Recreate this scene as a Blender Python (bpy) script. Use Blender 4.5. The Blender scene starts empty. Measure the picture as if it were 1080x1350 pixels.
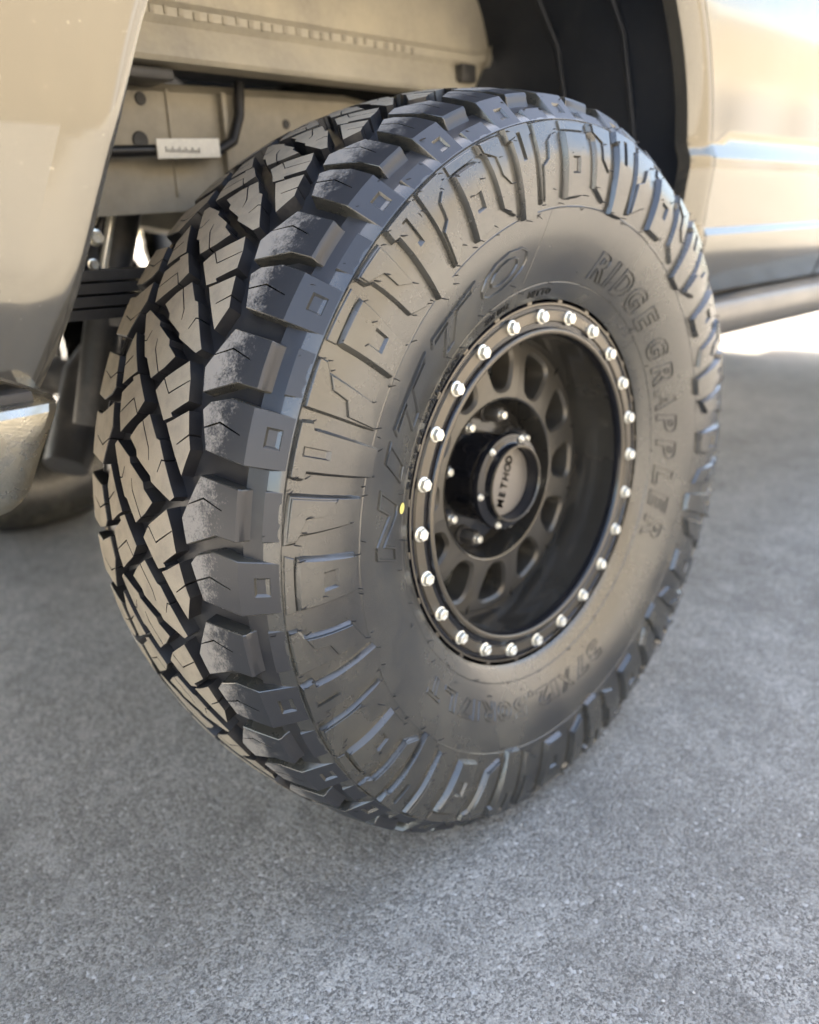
import bpy, bmesh, math, random
import numpy as np
from mathutils import Matrix, Vector
random.seed(7); np.random.seed(7)
PI = math.pi
scene = bpy.context.scene
C = scene.collection
H = 0.463                       # axle height above the ground

# ------------------------------------------------------------------ camera, light, exposure
cam_d = bpy.data.cameras.new('camera'); cam = bpy.data.objects.new('camera', cam_d); C.objects.link(cam)
scene.camera = cam
RIGHT = Vector((0.70998577, -0.70323233, -0.03720878)); DOWN = Vector((-0.25627907, -0.20880377, -0.94378071)); FWD = Vector((0.65592778, 0.6796067, -0.32847143))
m = Matrix.Identity(4)
for i in range(3):
    m[i][0] = RIGHT[i]; m[i][1] = -DOWN[i]; m[i][2] = -FWD[i]
m.translation = Vector((-0.83425702, -0.62663391, 0.33157158 + H))
cam.matrix_world = m
cam_d.sensor_fit = 'HORIZONTAL'; cam_d.sensor_width = 36.0; cam_d.lens = 36.0 * 1085 / 1080
cam_d.clip_start = 0.02; cam_d.clip_end = 2000
cam_d.dof.use_dof = True; cam_d.dof.focus_distance = 0.80; cam_d.dof.aperture_fstop = 3.6

SUN_EL = math.radians(51); SUN_AZ = math.radians(22)      # azimuth measured from +Y towards +X
world = bpy.data.worlds.new('World'); scene.world = world; world.use_nodes = True
wn = world.node_tree.nodes; wl = world.node_tree.links
bg = wn['Background']
sky = wn.new('ShaderNodeTexSky'); sky.sky_type = 'NISHITA'; sky.sun_disc = False
sky.sun_elevation = SUN_EL; sky.sun_rotation = SUN_AZ; sky.altitude = 300; sky.air_density = 1.0; sky.dust_density = 3.5; sky.ozone_density = 1.0
wl.new(sky.outputs[0], bg.inputs[0]); bg.inputs[1].default_value = 0.14
sun_d = bpy.data.lights.new('sun', 'SUN'); sun_d.energy = 4.2; sun_d.angle = math.radians(0.53); sun_d.color = (1.0, 0.95, 0.88)
sun = bpy.data.objects.new('sun', sun_d); C.objects.link(sun)
sd = Vector((math.sin(SUN_AZ) * math.cos(SUN_EL), math.cos(SUN_AZ) * math.cos(SUN_EL), math.sin(SUN_EL)))
sun.rotation_euler = (-sd).to_track_quat('-Z', 'Y').to_euler(); sun.location = sd * 30
scene.render.engine = 'CYCLES'
scene.cycles.max_bounces = 6; scene.cycles.diffuse_bounces = 3; scene.cycles.glossy_bounces = 3
vs = scene.view_settings; vs.view_transform = 'Standard'; vs.look = 'None'; vs.exposure = 3.15; vs.gamma = 1.0; vs.use_curve_mapping = False
vs.use_white_balance = True; vs.white_balance_temperature = 7400      # a camera balanced for open shade

# ------------------------------------------------------------------ materials
def nt(mat):
    mat.use_nodes = True
    return mat.node_tree.nodes, mat.node_tree.links, mat.node_tree.nodes['Principled BSDF']
def mixc(n, l, fac, a, b):
    x = n.new('ShaderNodeMix'); x.data_type = 'RGBA'
    if hasattr(fac, 'links'): l.new(fac, x.inputs[0])
    else: x.inputs[0].default_value = fac
    for k, v in ((6, a), (7, b)):
        if hasattr(v, 'links'): l.new(v, x.inputs[k])
        else: x.inputs[k].default_value = (*v, 1)
    return x.outputs[2]
def noise(n, l, scale, detail=4, rough=.55, co=None, dist=0.0):
    t = n.new('ShaderNodeTexNoise'); t.inputs['Scale'].default_value = scale; t.inputs['Detail'].default_value = detail
    t.inputs['Roughness'].default_value = rough; t.inputs['Distortion'].default_value = dist
    if co is not None: l.new(co, t.inputs['Vector'])
    return t.outputs[0]
def ramp(n, l, fac, p0, p1, v0=0., v1=1.):
    r = n.new('ShaderNodeMapRange'); r.clamp = True
    l.new(fac, r.inputs[0]); r.inputs[1].default_value = p0; r.inputs[2].default_value = p1; r.inputs[3].default_value = v0; r.inputs[4].default_value = v1
    return r.outputs[0]
def math_(n, l, op, a, b=None):
    q = n.new('ShaderNodeMath'); q.operation = op
    for k, v in ((0, a), (1, b)):
        if v is None: continue
        if hasattr(v, 'links'): l.new(v, q.inputs[k])
        else: q.inputs[k].default_value = v
    return q.outputs[0]
def bump(n, l, b, h, strength, dist):
    k = n.new('ShaderNodeBump'); k.inputs['Strength'].default_value = strength; k.inputs['Distance'].default_value = dist
    l.new(h, k.inputs['Height']); l.new(k.outputs[0], b.inputs['Normal'])
def pos(n):
    return n.new('ShaderNodeTexCoord').outputs['Object']

def make_mat(name, color, rough=.5, metal=0., dust=None, dust_amt=(.45, .7), dust_scale=14, fine=220, bump_s=.15, bump_d=.0006, rough_var=.1, coat=0., spec=.5):
    mt = bpy.data.materials.new(name); n, l, b = nt(mt); co = pos(n)
    big = noise(n, l, dust_scale, 6, .6, co); fin = noise(n, l, fine, 3, .6, co)
    c = mixc(n, l, ramp(n, l, fin, .3, .7, 0, .5), color, tuple(x * .72 for x in color))
    if dust is not None:
        c = mixc(n, l, ramp(n, l, big, dust_amt[0], dust_amt[1], 0, .85), c, dust)
    l.new(c, b.inputs['Base Color'])
    l.new(ramp(n, l, big, .3, .7, rough - rough_var, rough + rough_var), b.inputs['Roughness'])
    b.inputs['Metallic'].default_value = metal; b.inputs['Coat Weight'].default_value = coat; b.inputs['Specular IOR Level'].default_value = spec
    bump(n, l, b, fin, bump_s, bump_d)
    return mt

M = {}
# clean moulded rubber of sidewall and lug flanks, with a thin film of yellowish dust in patches
M['rubber'] = make_mat('rubber', (.021, .021, .020), .26, dust=(.092, .085, .064), dust_amt=(.36, .90), dust_scale=9, fine=420, bump_s=.10, bump_d=.0004, rough_var=.05, spec=1.0)
M['groove'] = make_mat('groove_rubber', (.016, .016, .018), .38, dust=(.036, .034, .030), dust_amt=(.5, .8), dust_scale=25, fine=500, bump_s=.08, bump_d=.0003)
M['tread_top'] = make_mat('worn_tread_top', (.31, .262, .195), .82, dust=(.20, .172, .135), dust_amt=(.45, .75), dust_scale=40, fine=900, bump_s=.35, bump_d=.0004, spec=.35)
def shoulder_mat():
    mt = bpy.data.materials.new('shoulder_top'); n, l, b = nt(mt); co = pos(n)
    sp = n.new('ShaderNodeSeparateXYZ'); l.new(co, sp.inputs[0])
    inn = ramp(n, l, sp.outputs[1], -.006, .05)                       # only the inner part of the lug has touched the road
    n1 = noise(n, l, 420, 5, .75, co); n2 = noise(n, l, 70, 4, .65, co)
    k = math_(n, l, 'ADD', math_(n, l, 'MULTIPLY', inn, .34), math_(n, l, 'ADD', math_(n, l, 'MULTIPLY', n1, .55), math_(n, l, 'MULTIPLY', n2, .45)))
    d = ramp(n, l, k, .64, .80)
    c = mixc(n, l, d, (.020, .021, .024), (.22, .20, .175))
    l.new(c, b.inputs['Base Color']); l.new(ramp(n, l, d, 0, 1, .42, .85), b.inputs['Roughness'])
    b.inputs['Specular IOR Level'].default_value = .55
    bump(n, l, b, n1, .12, .0005)
    return mt
M['shoulder'] = shoulder_mat()
M['hair'] = make_mat('vent_hair', (.006, .006, .006), .6)
M['wheel_black'] = make_mat('satin_black_wheel', (.024, .022, .019), .25, dust=(.055, .05, .04), dust_amt=(.30, .95), dust_scale=5, fine=600, bump_s=.05, bump_d=.0002, metal=0.1, coat=.5)
M['ring'] = make_mat('beadlock_ring_finish', (.12, .105, .083), .34, metal=.55, dust=(.09, .08, .065), dust_amt=(.55, .9), fine=700, bump_s=.04, bump_d=.0002)
M['gunmetal'] = make_mat('gunmetal_spokes', (.085, .078, .066), .36, metal=.5, dust=(.13, .12, .10), dust_amt=(.4, .9), dust_scale=6, fine=600, bump_s=.05, bump_d=.0002)
M['gloss_black'] = make_mat('gloss_black', (.010, .010, .012), .16, fine=500, bump_s=.02, bump_d=.0001, rough_var=.03)
M['zinc'] = make_mat('zinc_bolt', (.88, .85, .74), .32, metal=.75, fine=800, bump_s=.08, bump_d=.0002)
M['badge'] = make_mat('badge_grey', (.22, .20, .175), .45, metal=.5, fine=900, bump_s=.03, bump_d=.0001)
M['badge_dark'] = make_mat('badge_letters', (.02, .02, .02), .5)
M['yellow'] = make_mat('yellow_paint_dot', (.62, .55, .16), .6)
M['liner'] = make_mat('black_wheel_liner', (.007, .010, .016), .5, dust=(.10, .09, .075), dust_amt=(.68, .84), dust_scale=30, fine=160, bump_s=.25, bump_d=.001)
M['dusty_steel'] = make_mat('dusty_steel', (.36, .33, .27), .55, dust=(.52, .47, .36), dust_amt=(.35, .75), dust_scale=7, fine=120, bump_s=.12, bump_d=.0008, metal=.15)
M['frame'] = make_mat('frame_steel', (.22, .20, .16), .55, dust=(.40, .36, .28), dust_amt=(.35, .72), dust_scale=8, fine=90, bump_s=.2, bump_d=.001, metal=.1)
M['dark_steel'] = make_mat('dark_steel', (.035, .034, .033), .5, dust=(.11, .10, .085), dust_amt=(.5, .8), dust_scale=16, fine=160, bump_s=.2, bump_d=.001)
M['black'] = make_mat('black_plastic', (.012, .012, .013), .5)
M['white_tag'] = make_mat('white_tag', (.75, .73, .66), .6)
M['chrome'] = make_mat('pitted_chrome', (.50, .465, .385), .30, metal=1., dust=(.34, .31, .235), dust_amt=(.40, .68), dust_scale=38, fine=480, bump_s=.5, bump_d=.0009, rough_var=.12)
M['step'] = make_mat('step_bar_grey', (.20, .19, .175), .38, metal=.5, fine=200)
M['glass'] = make_mat('dark_glass', (.01, .012, .012), .05, rough_var=.01, bump_s=0)
M['lamp_red'] = make_mat('red_lamp', (.35, .01, .01), .15)
def paint_mat():
    mt = bpy.data.materials.new('body_paint'); n, l, b = nt(mt); co = pos(n)
    big = noise(n, l, 5, 5, .6, co); fin = noise(n, l, 260, 4, .65, co); spk = noise(n, l, 130, 3, .7, co)
    mp = n.new('ShaderNodeMapping'); mp.inputs['Scale'].default_value = (60, 60, 5); l.new(co, mp.inputs[0])
    strk = noise(n, l, 1, 4, .6, mp.outputs[0])
    dust = math_(n, l, 'MULTIPLY', ramp(n, l, big, .1, .95), ramp(n, l, strk, .3, .7, .5, 1.))
    specks = ramp(n, l, spk, .68, .76)
    base = mixc(n, l, ramp(n, l, dust, 0, 1, .05, .30), (.160, .153, .136), (.235, .215, .170))
    base = mixc(n, l, math_(n, l, 'MULTIPLY', specks, .7), base, (.50, .48, .43))
    l.new(base, b.inputs['Base Color']); b.inputs['Metallic'].default_value = .78
    l.new(ramp(n, l, dust, 0, 1, .09, .19), b.inputs['Roughness'])
    b.inputs['Coat Weight'].default_value = .25; b.inputs['Coat Roughness'].default_value = .06
    bump(n, l, b, fin, .03, .0004)
    return mt
M['paint'] = paint_mat()
def ground_mat():
    mt = bpy.data.materials.new('asphalt'); n, l, b = nt(mt); co = pos(n)
    wob = noise(n, l, 120, 2, .5, co)
    mp = n.new('ShaderNodeVectorMath'); mp.operation = 'MULTIPLY_ADD'; mp.inputs[1].default_value = (.006, .006, .006)
    cmb = n.new('ShaderNodeCombineXYZ'); l.new(wob, cmb.inputs[0]); l.new(wob, cmb.inputs[1]); l.new(cmb.outputs[0], mp.inputs[0]); l.new(co, mp.inputs[2])
    v = n.new('ShaderNodeTexVoronoi'); v.inputs['Scale'].default_value = 230; l.new(mp.outputs[0], v.inputs['Vector'])
    big = noise(n, l, 1.7, 5, .6, co); mid = noise(n, l, 30, 6, .75, co); fin = noise(n, l, 300, 4, .8, co)
    hs = n.new('ShaderNodeSeparateColor'); l.new(v.outputs['Color'], hs.inputs[0])
    c = mixc(n, l, ramp(n, l, hs.outputs[0], .15, .9), (.19, .180, .163), (.60, .570, .515))
    c = mixc(n, l, ramp(n, l, fin, .49, .61, 0, .95), c, (.76, .725, .655))
    c = mixc(n, l, ramp(n, l, fin, .46, .33, 0, .9), c, (.075, .073, .069))
    c = mixc(n, l, ramp(n, l, mid, .42, .62, 0, .40), c, (.25, .237, .213))
    c = mixc(n, l, ramp(n, l, big, .45, .66, 0, .42), c, (.215, .198, .168))
    c = mixc(n, l, ramp(n, l, hs.outputs[1], .975, .985, 0, .8), c, (.75, .73, .69))
    st = noise(n, l, 7, 6, .7, co, .6); c = mixc(n, l, ramp(n, l, st, .50, .70, 0, .50), c, (.20, .19, .17))
    lt = noise(n, l, 15, 5, .7, co, .3); c = mixc(n, l, ramp(n, l, lt, .54, .72, 0, .45), c, (.70, .67, .61))
    l.new(c, b.inputs['Base Color']); b.inputs['Roughness'].default_value = .85; b.inputs['Specular IOR Level'].default_value = .35
    h = math_(n, l, 'ADD', math_(n, l, 'MULTIPLY', fin, .8), math_(n, l, 'ADD', math_(n, l, 'MULTIPLY', mid, 1.6), math_(n, l, 'MULTIPLY', v.outputs['Distance'], -.8)))
    bump(n, l, b, h, 1.0, .009)
    return mt
M['ground'] = ground_mat()
M['stone'] = make_mat('pebble_stone', (.42, .40, .36), .8, fine=300)
M['stucco'] = make_mat('beige_stucco', (.275, .248, .20), .9, dust=(.25, .222, .178), dust_scale=.4, fine=8, bump_s=.2, bump_d=.02)
M['trim'] = make_mat('roof_trim', (.62, .58, .50), .7)
M['rollup'] = make_mat('grey_rollup_door', (.30, .30, .31), .6, dust_scale=1)
M['opening'] = make_mat('dark_opening', (.03, .03, .035), .5)

# ------------------------------------------------------------------ object helpers
def link(name, me, parent=None):
    o = bpy.data.objects.new(name, me); C.objects.link(o)
    if parent is not None: o.parent = parent
    return o
def mesh_obj(name, v, f, mats, parent=None, smooth=None, mi=None):
    me = bpy.data.meshes.new(name); me.from_pydata([tuple(map(float, p)) for p in v], [], f)
    for q in (mats if isinstance(mats, (list, tuple)) else [mats]): me.materials.append(M[q])
    if mi is not None: me.polygons.foreach_set('material_index', mi)
    if smooth is not None:
        me.polygons.foreach_set('use_smooth', [True] * len(me.polygons)); me.set_sharp_from_angle(angle=math.radians(smooth))
    me.update()
    return link(name, me, parent)
def tag(o, label=None, cat=None, group=None, kind=None):
    if label: o['label'] = label
    if cat: o['category'] = cat
    if group: o['group'] = group
    if kind: o['kind'] = kind
    return o
def revolve(name, prof, mats, parent=None, n=96, smooth=35, t0=0., t1=2 * PI, cx=0., cz=H, mi=None):
    """prof: list of (y, r); axis along Y through (cx, cz)"""
    full = abs(t1 - t0 - 2 * PI) < 1e-6
    cols = n if full else n + 1
    v = []; f = []; k = len(prof); mm = []
    for j in range(cols):
        t = t0 + (t1 - t0) * j / n
        for (y, r) in prof: v.append((cx + r * math.cos(t), y, cz + r * math.sin(t)))
    for j in range(n):
        a = j * k; b = ((j + 1) % cols) * k
        for i in range(k - 1):
            f.append((a + i, b + i, b + i + 1, a + i + 1)); mm.append(mi[i] if mi else 0)
    return mesh_obj(name, v, f, mats, parent, smooth, mm if mi else None)
def box_bm(bm, x0, x1, y0, y1, z0, z1, bev=0.):
    r = bmesh.ops.create_cube(bm, size=1.0)
    for v in r['verts']: v.co = Vector(((x0 + x1) / 2 + v.co.x * (x1 - x0), (y0 + y1) / 2 + v.co.y * (y1 - y0), (z0 + z1) / 2 + v.co.z * (z1 - z0)))
    if bev > 0:
        es = list({e for v in r['verts'] for e in v.link_edges}); bmesh.ops.bevel(bm, geom=es, offset=bev, segments=2, affect='EDGES', profile=.6)
def bm_obj(name, bm, mats, parent=None, smooth=35):
    bmesh.ops.recalc_face_normals(bm, faces=bm.faces)
    me = bpy.data.meshes.new(name); bm.to_mesh(me); bm.free()
    for q in (mats if isinstance(mats, (list, tuple)) else [mats]): me.materials.append(M[q])
    if smooth is not None:
        me.polygons.foreach_set('use_smooth', [True] * len(me.polygons)); me.set_sharp_from_angle(angle=math.radians(smooth))
    return link(name, me, parent)
def box(name, x0, x1, y0, y1, z0, z1, mat, parent=None, bev=.004):
    bm = bmesh.new(); box_bm(bm, x0, x1, y0, y1, z0, z1, bev); return bm_obj(name, bm, mat, parent)
def tube(name, pts, rad, mat, parent=None, n=10):
    pts = [Vector(p) for p in pts]; v = []; f = []
    rads = rad if isinstance(rad, (list, tuple)) else [rad] * len(pts)
    up = Vector((.13, .27, .95))
    for i, p in enumerate(pts):
        d = (pts[min(i + 1, len(pts) - 1)] - pts[max(i - 1, 0)]).normalized()
        a = d.cross(up).normalized(); b = d.cross(a)
        for j in range(n): v.append(p + (a * math.cos(2 * PI * j / n) + b * math.sin(2 * PI * j / n)) * rads[i])
    for i in range(len(pts) - 1):
        for j in range(n): f.append((i * n + j, i * n + (j + 1) % n, (i + 1) * n + (j + 1) % n, (i + 1) * n + j))
    f.append(tuple(range(n))[::-1]); f.append(tuple(range((len(pts) - 1) * n, len(pts) * n)))
    return mesh_obj(name, v, f, mat, parent, 40)

# ------------------------------------------------------------------ setting
g = 260.0
ground = mesh_obj('ground', [(-g, -g, 0), (g, -g, 0), (g, g, 0), (-g, g, 0)], [(0, 1, 2, 3)], 'ground'); tag(ground, 'grey speckled asphalt of the parking lot', 'ground', kind='structure')

# ------------------------------------------------------------------ the truck
truck = bpy.data.objects.new('pickup_truck', None); C.objects.link(truck)
tag(truck, 'dusty grey pickup truck with a large black off-road rear tyre', 'pickup truck')

# ---------------------------------------------- tyre surface coordinates
YC = 0.1375                                     # mid plane of the tread
N_PITCH = 24
B_TH = [89.8, 102.6, 115.1, 127.5, 142.9, 159.2, 177.1, 194.4, 209.2, 220.9]
_rest = [220.9 + (449.8 - 220.9) * k / 15 for k in range(1, 16)]
_u = np.arange(-24, 25 + 24); _base = np.array(B_TH + _rest[:-1])          # 24 values for u = 0..23
_th = np.array([_base[int(k) % 24] + 360.0 * math.floor(k / 24) for k in _u])
def TH(u): return np.radians(np.interp(u, _u, _th))
PITCH_LEN = 0.122
def crown(y): return .485 - .022 * ((y - YC) / .157) ** 2
# envelope, from the tread centre outwards over the shoulder and down the sidewall to the bead
pts = [(YC - (YC + .012) * t, None) for t in np.linspace(0, 1, 40)]
EY = [p[0] for p in pts]; ER = [crown(p[0]) for p in pts]
KINK = len(EY) - 1
for t in np.linspace(0, 1, 12)[1:]: EY.append(-.012 + (-.039 + .012) * t); ER.append(.4649 + (.436 - .4649) * t)
PART = len(EY) - 1
ctrl = np.array([(-.012, .4649), (-.039, .436), (-.047, .405), (-.0485, .38), (-.047, .355), (-.042, .325), (-.033, .295), (-.022, .268), (-.013, .25), (-.007, .241), (.0, .233)])
for i in range(1, len(ctrl) - 2):
    p0, p1, p2, p3 = ctrl[i - 1], ctrl[i], ctrl[i + 1], ctrl[i + 2]
    if i == 1: p0 = p1 - (p2 - p1)
    for t in np.linspace(0, 1, 9)[1:]:
        q = .5 * ((2 * p1) + (-p0 + p2) * t + (2 * p0 - 5 * p1 + 4 * p2 - p3) * t * t + (-p0 + 3 * p1 - 3 * p2 + p3) * t ** 3)
        EY.append(q[0]); ER.append(q[1])
EY = np.array(EY); ER = np.array(ER)
ES = np.concatenate([[0], np.cumsum(np.hypot(np.diff(EY), np.diff(ER)))])
S_KINK, S_PART, S_END = ES[KINK], ES[PART], ES[-1]
ty = np.gradient(EY, ES); tr = np.gradient(ER, ES)
ny, nr = tr, -ty                                # tangent runs towards -y / -r: outward normal
ln = np.hypot(ny, nr); ny, nr = ny / ln, nr / ln
def s_of_y(y): return float(np.interp(-y, -EY[:KINK + 1], ES[:KINK + 1]))
def s_of_r(r): return float(np.interp(-r, -ER[PART:], ES[PART:]))
def place(u, s, h, far=False):
    """(pitch coordinate, arc length, height over the envelope) -> world"""
    u = np.asarray(u, float); s = np.asarray(s, float); h = np.asarray(h, float)
    a = np.abs(s); sg = np.where(s < 0, -1., 1.)
    y = np.interp(a, ES, EY) + h * np.interp(a, ES, ny); r = np.interp(a, ES, ER) + h * np.interp(a, ES, nr)
    y = YC + (y - YC) * sg
    if far: y = 2 * YC - y
    t = TH(u)
    x = r * np.cos(t); z = r * np.sin(t) + H
    z = np.where(z < .012, .0008 + (.0112) * np.exp((z - .012) / .0112), z)      # flattened on the road
    return np.stack([x, y, z], 1)
def s_of_y2(y):                                 # signed: beyond the mid plane negative
    return s_of_y(y) if y <= YC else -s_of_y(2 * YC - y)

def smooth01(x): x = np.clip(x, 0, 1); return x * x * (3 - 2 * x)
def groove(s):
    a = np.abs(s)
    return .0150 * (1 - smooth01((a - (S_KINK - .012)) / (S_PART - S_KINK + .010)))

# carcass
def carcass(name, parent, n=480, dy=0., cx=0., mat=('rubber', 'groove'), mirror=False, solid=False):
    extra = []
    for c, w in ((S_PART, .0009), (s_of_r(.3455), .0006), (s_of_r(.2615), .0007)):
        extra += [c - w, c - w * .5, c, c + w * .5, c + w]
    ss = np.unique(np.round(np.concatenate([np.linspace(0, S_KINK - .01, 8), np.linspace(S_KINK - .01, S_PART, 16), ES[PART:], extra]), 6))
    h = -groove(ss) * (0. if solid else 1.)
    for c, w, a in ((S_PART, .0009, .0011), (s_of_r(.3455), .0006, .0005), (s_of_r(.2615), .0007, -.0006)):
        h += a * np.clip(1 - np.abs(ss - c) / w, 0, 1)
    allS = np.concatenate([-ss[::-1], ss[1:]]); allH = np.concatenate([h[::-1], h[1:]])
    k = len(allS); V = []
    for j in range(n):
        V.append(place(np.full(k, 24.0 * j / n), allS, allH))
    V = np.concatenate(V)
    if mirror: V[:, 1] = -V[:, 1]
    V[:, 1] += dy; V[:, 0] += cx
    f = []; mi = []
    for j in range(n):
        a = j * k; b = ((j + 1) % n) * k
        for i in range(k - 1):
            f.append((a + i, a + i + 1, b + i + 1, b + i)); mi.append(1 if groove(allS[i]) > .004 else 0)
    return mesh_obj(name, V, f, list(mat), parent, 40, mi)
tyre = carcass('tyre', truck)

# ---------------------------------------------- blocks
L = PITCH_LEN
def add_slits(poly, slits, w):
    poly = [Vector((p[0] * L, p[1])) for p in poly]
    for sl in slits:
        path = [Vector((p[0] * L, p[1])) for p in sl]
        best = None
        for i in range(len(poly)):
            a, b = poly[i], poly[(i + 1) % len(poly)]; e = b - a
            if e.length < .004: continue
            t = max(.06, min(.94, (path[0] - a).dot(e) / e.length_squared)); q = a + e * t
            d = (q - path[0]).length
            if best is None or d < best[0]: best = (d, i, q, e.normalized())
        d, i, q, e = best
        path[0] = q; lo = []; hi = []
        sgn = None
        for k in range(len(path)):
            t = (path[min(k + 1, len(path) - 1)] - path[max(k - 1, 0)]).normalized(); nn = Vector((-t.y, t.x))
            if sgn is None: sgn = 1 if nn.dot(-e) > 0 else -1
            nn *= sgn
            if k == 0: lo.append(q - e * w * .5); hi.append(q + e * w * .5)
            elif k == len(path) - 1: lo.append(path[k] + nn * w * .3); hi.append(path[k] - nn * w * .3)
            else: lo.append(path[k] + nn * w * .5); hi.append(path[k] - nn * w * .5)
        poly[i + 1:i + 1] = lo + hi[::-1]
    return poly
def near_slit(p, slits, w):
    for sl in slits:
        for a, b in zip(sl[:-1], sl[1:]):
            a = Vector((a[0] * L, a[1])); b = Vector((b[0] * L, b[1])); e = b - a
            t = max(0, min(1, (p - a).dot(e) / e.length_squared))
            if (a + e * t - p).length < w * 1.3: return True
    return False

def block(name, parent, poly, k, htop=0., bot=None, slits=(), holes=(), cuts_s=(), cuts_u=(), draft=0., bev=.0008, mats=('tread_top', 'groove'), far=False, top_mi=None, w=.0016, hfun=None, smooth=32):
    """poly in (u, s) relative to pitch k; top follows the envelope + htop, walls run down to bot(s)"""
    P2 = add_slits(poly, slits, w)
    bm = bmesh.new()
    vs_ = [bm.verts.new((p.x, p.y, 0)) for p in P2]
    try: fc = bm.faces.new(vs_)
    except ValueError: bm.free(); return None
    if fc.normal.z == 0: bm.normal_update()
    fc.normal_update()
    if fc.normal.z < 0: bmesh.ops.reverse_faces(bm, faces=[fc])
    us = [p.x for p in P2]; u0, u1 = min(us), max(us)
    lines_u = [c * L for c in cuts_u]; lines_s = list(cuts_s)
    nu = max(2, int((u1 - u0) / .016))
    lines_u += [u0 + (u1 - u0) * (i + .5) / nu for i in range(nu)]
    for hq in holes:
        lines_u += [hq[0] * L, hq[1] * L]; lines_s += [hq[2], hq[3]]
    for c in lines_u:
        bmesh.ops.bisect_plane(bm, geom=bm.verts[:] + bm.edges[:] + bm.faces[:], dist=1e-6, plane_co=(c, 0, 0), plane_no=(1, 0, 0))
    for c in lines_s:
        bmesh.ops.bisect_plane(bm, geom=bm.verts[:] + bm.edges[:] + bm.faces[:], dist=1e-6, plane_co=(0, c, 0), plane_no=(0, 1, 0))
    top_edges = []
    for hq in holes:
        hf = [f for f in bm.faces if hq[0] * L < f.calc_center_median().x < hq[1] * L and hq[2] < f.calc_center_median().y < hq[3] and abs(f.calc_center_median().z) < 1e-7]
        if not hf: continue
        r = bmesh.ops.extrude_face_region(bm, geom=hf)
        nv = [e for e in r['geom'] if isinstance(e, bmesh.types.BMVert)]
        bmesh.ops.delete(bm, geom=hf, context='FACES')
        cx_ = sum(v.co.x for v in nv) / len(nv); cy_ = sum(v.co.y for v in nv) / len(nv)
        for v in nv:
            v.co.z = -hq[4]
            v.co.x += (cx_ - v.co.x) * .24; v.co.y += (cy_ - v.co.y) * .24
    bnd = [e for e in bm.edges if e.is_boundary and abs(e.verts[0].co.z) < 1e-7 and abs(e.verts[1].co.z) < 1e-7]
    keys = [(e.verts[0].co.copy(), e.verts[1].co.copy()) for e in bnd]
    r = bmesh.ops.extrude_edge_only(bm, edges=bnd)
    bv = [e for e in r['geom'] if isinstance(e, bmesh.types.BMVert)]
    walls = {f for v in bv for f in v.link_faces}
    for v in bv: v.co.z = -1.0
    for f in walls: f.normal_update()
    bmesh.ops.recalc_face_normals(bm, faces=bm.faces)
    if draft > 0:
        mv = []
        for v in bv:
            nn = Vector((0, 0, 0))
            for f in v.link_faces: nn += f.normal
            nn.z = 0
            if nn.length > 1e-6 and not near_slit(v.co.xy, slits, w): mv.append((v, nn.normalized() * draft))
        for v, dlt in mv: v.co += dlt
    if bev > 0:
        es = [e for e in bnd if e.is_valid and not (slits and near_slit((e.verts[0].co.xy + e.verts[1].co.xy) / 2, slits, w))]
        bmesh.ops.bevel(bm, geom=es, offset=bev, segments=1, affect='EDGES', clamp_overlap=True)
    bm.normal_update()
    V = np.array([v.co[:] for v in bm.verts]); idx = {v: i for i, v in enumerate(bm.verts)}
    u = V[:, 0] / L + k; s = V[:, 1]
    hh = np.full(len(V), float(htop)) if hfun is None else hfun(s)
    b_ = (-groove(s) - .0015) if bot is None else np.full(len(V), bot)
    h = np.where(V[:, 2] < -.5, b_, hh + V[:, 2])
    W = place(u, s, h, far)
    faces = []; mi = []
    for f in bm.faces:
        ids = [idx[v] for v in f.verts]
        faces.append(tuple(ids[::-1]) if (far is False) else tuple(ids))
        mi.append(0 if f.normal.z > .75 else 1)
    bm.free()
    return mesh_obj(name, W, faces, list(mats), parent, smooth, mi)

def uy(poly): return [(u, s_of_y2(y)) for u, y in poly]
def refl(poly): return [(-.14 - u, 2 * YC - y) for u, y in poly][::-1]
TB_P = [(-.115, .129), (-.217, .1175), (-.368, .085), (-.246, .0765), (-.094, .0712), (.012, .0943), (.036, .0910), (.072, .1045)]
SL_P = [[(-.217, .1175), (-.115, .105), (-.235, .0765)]]
TB_Q = [(.085, .0985), (.052, .0885), (-.028, .0676), (.116, .0616), (.21, .0567), (.386, .065)]
SL_Q = [[(.116, .0616), (.200, .0775)]]
TB_M = [(.146, .1512), (.053, .131), (.195, .1115), (.203, .1055), (.537, .0734), (.572, .080), (.487, .114), (.45, .1165), (.355, .1455), (.31, .148), (.24, .165)]
SL_M = [[(.105, .1425), (.27, .124), (.35, .121)], [(.325, .094), (.325, .0985), (.41, .104)]]
tb = {'P': (TB_P, SL_P), 'Q': (TB_Q, SL_Q), 'M': (TB_M, SL_M)}
centre_cells = [(uy(p), [uy(q) for q in sl]) for p, sl in tb.values()] + [(uy(refl(p)), [uy([(-.14 - a, 2 * YC - b) for a, b in q]) for q in sl]) for p, sl in tb.values()]

SE = S_PART - .0012
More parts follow.
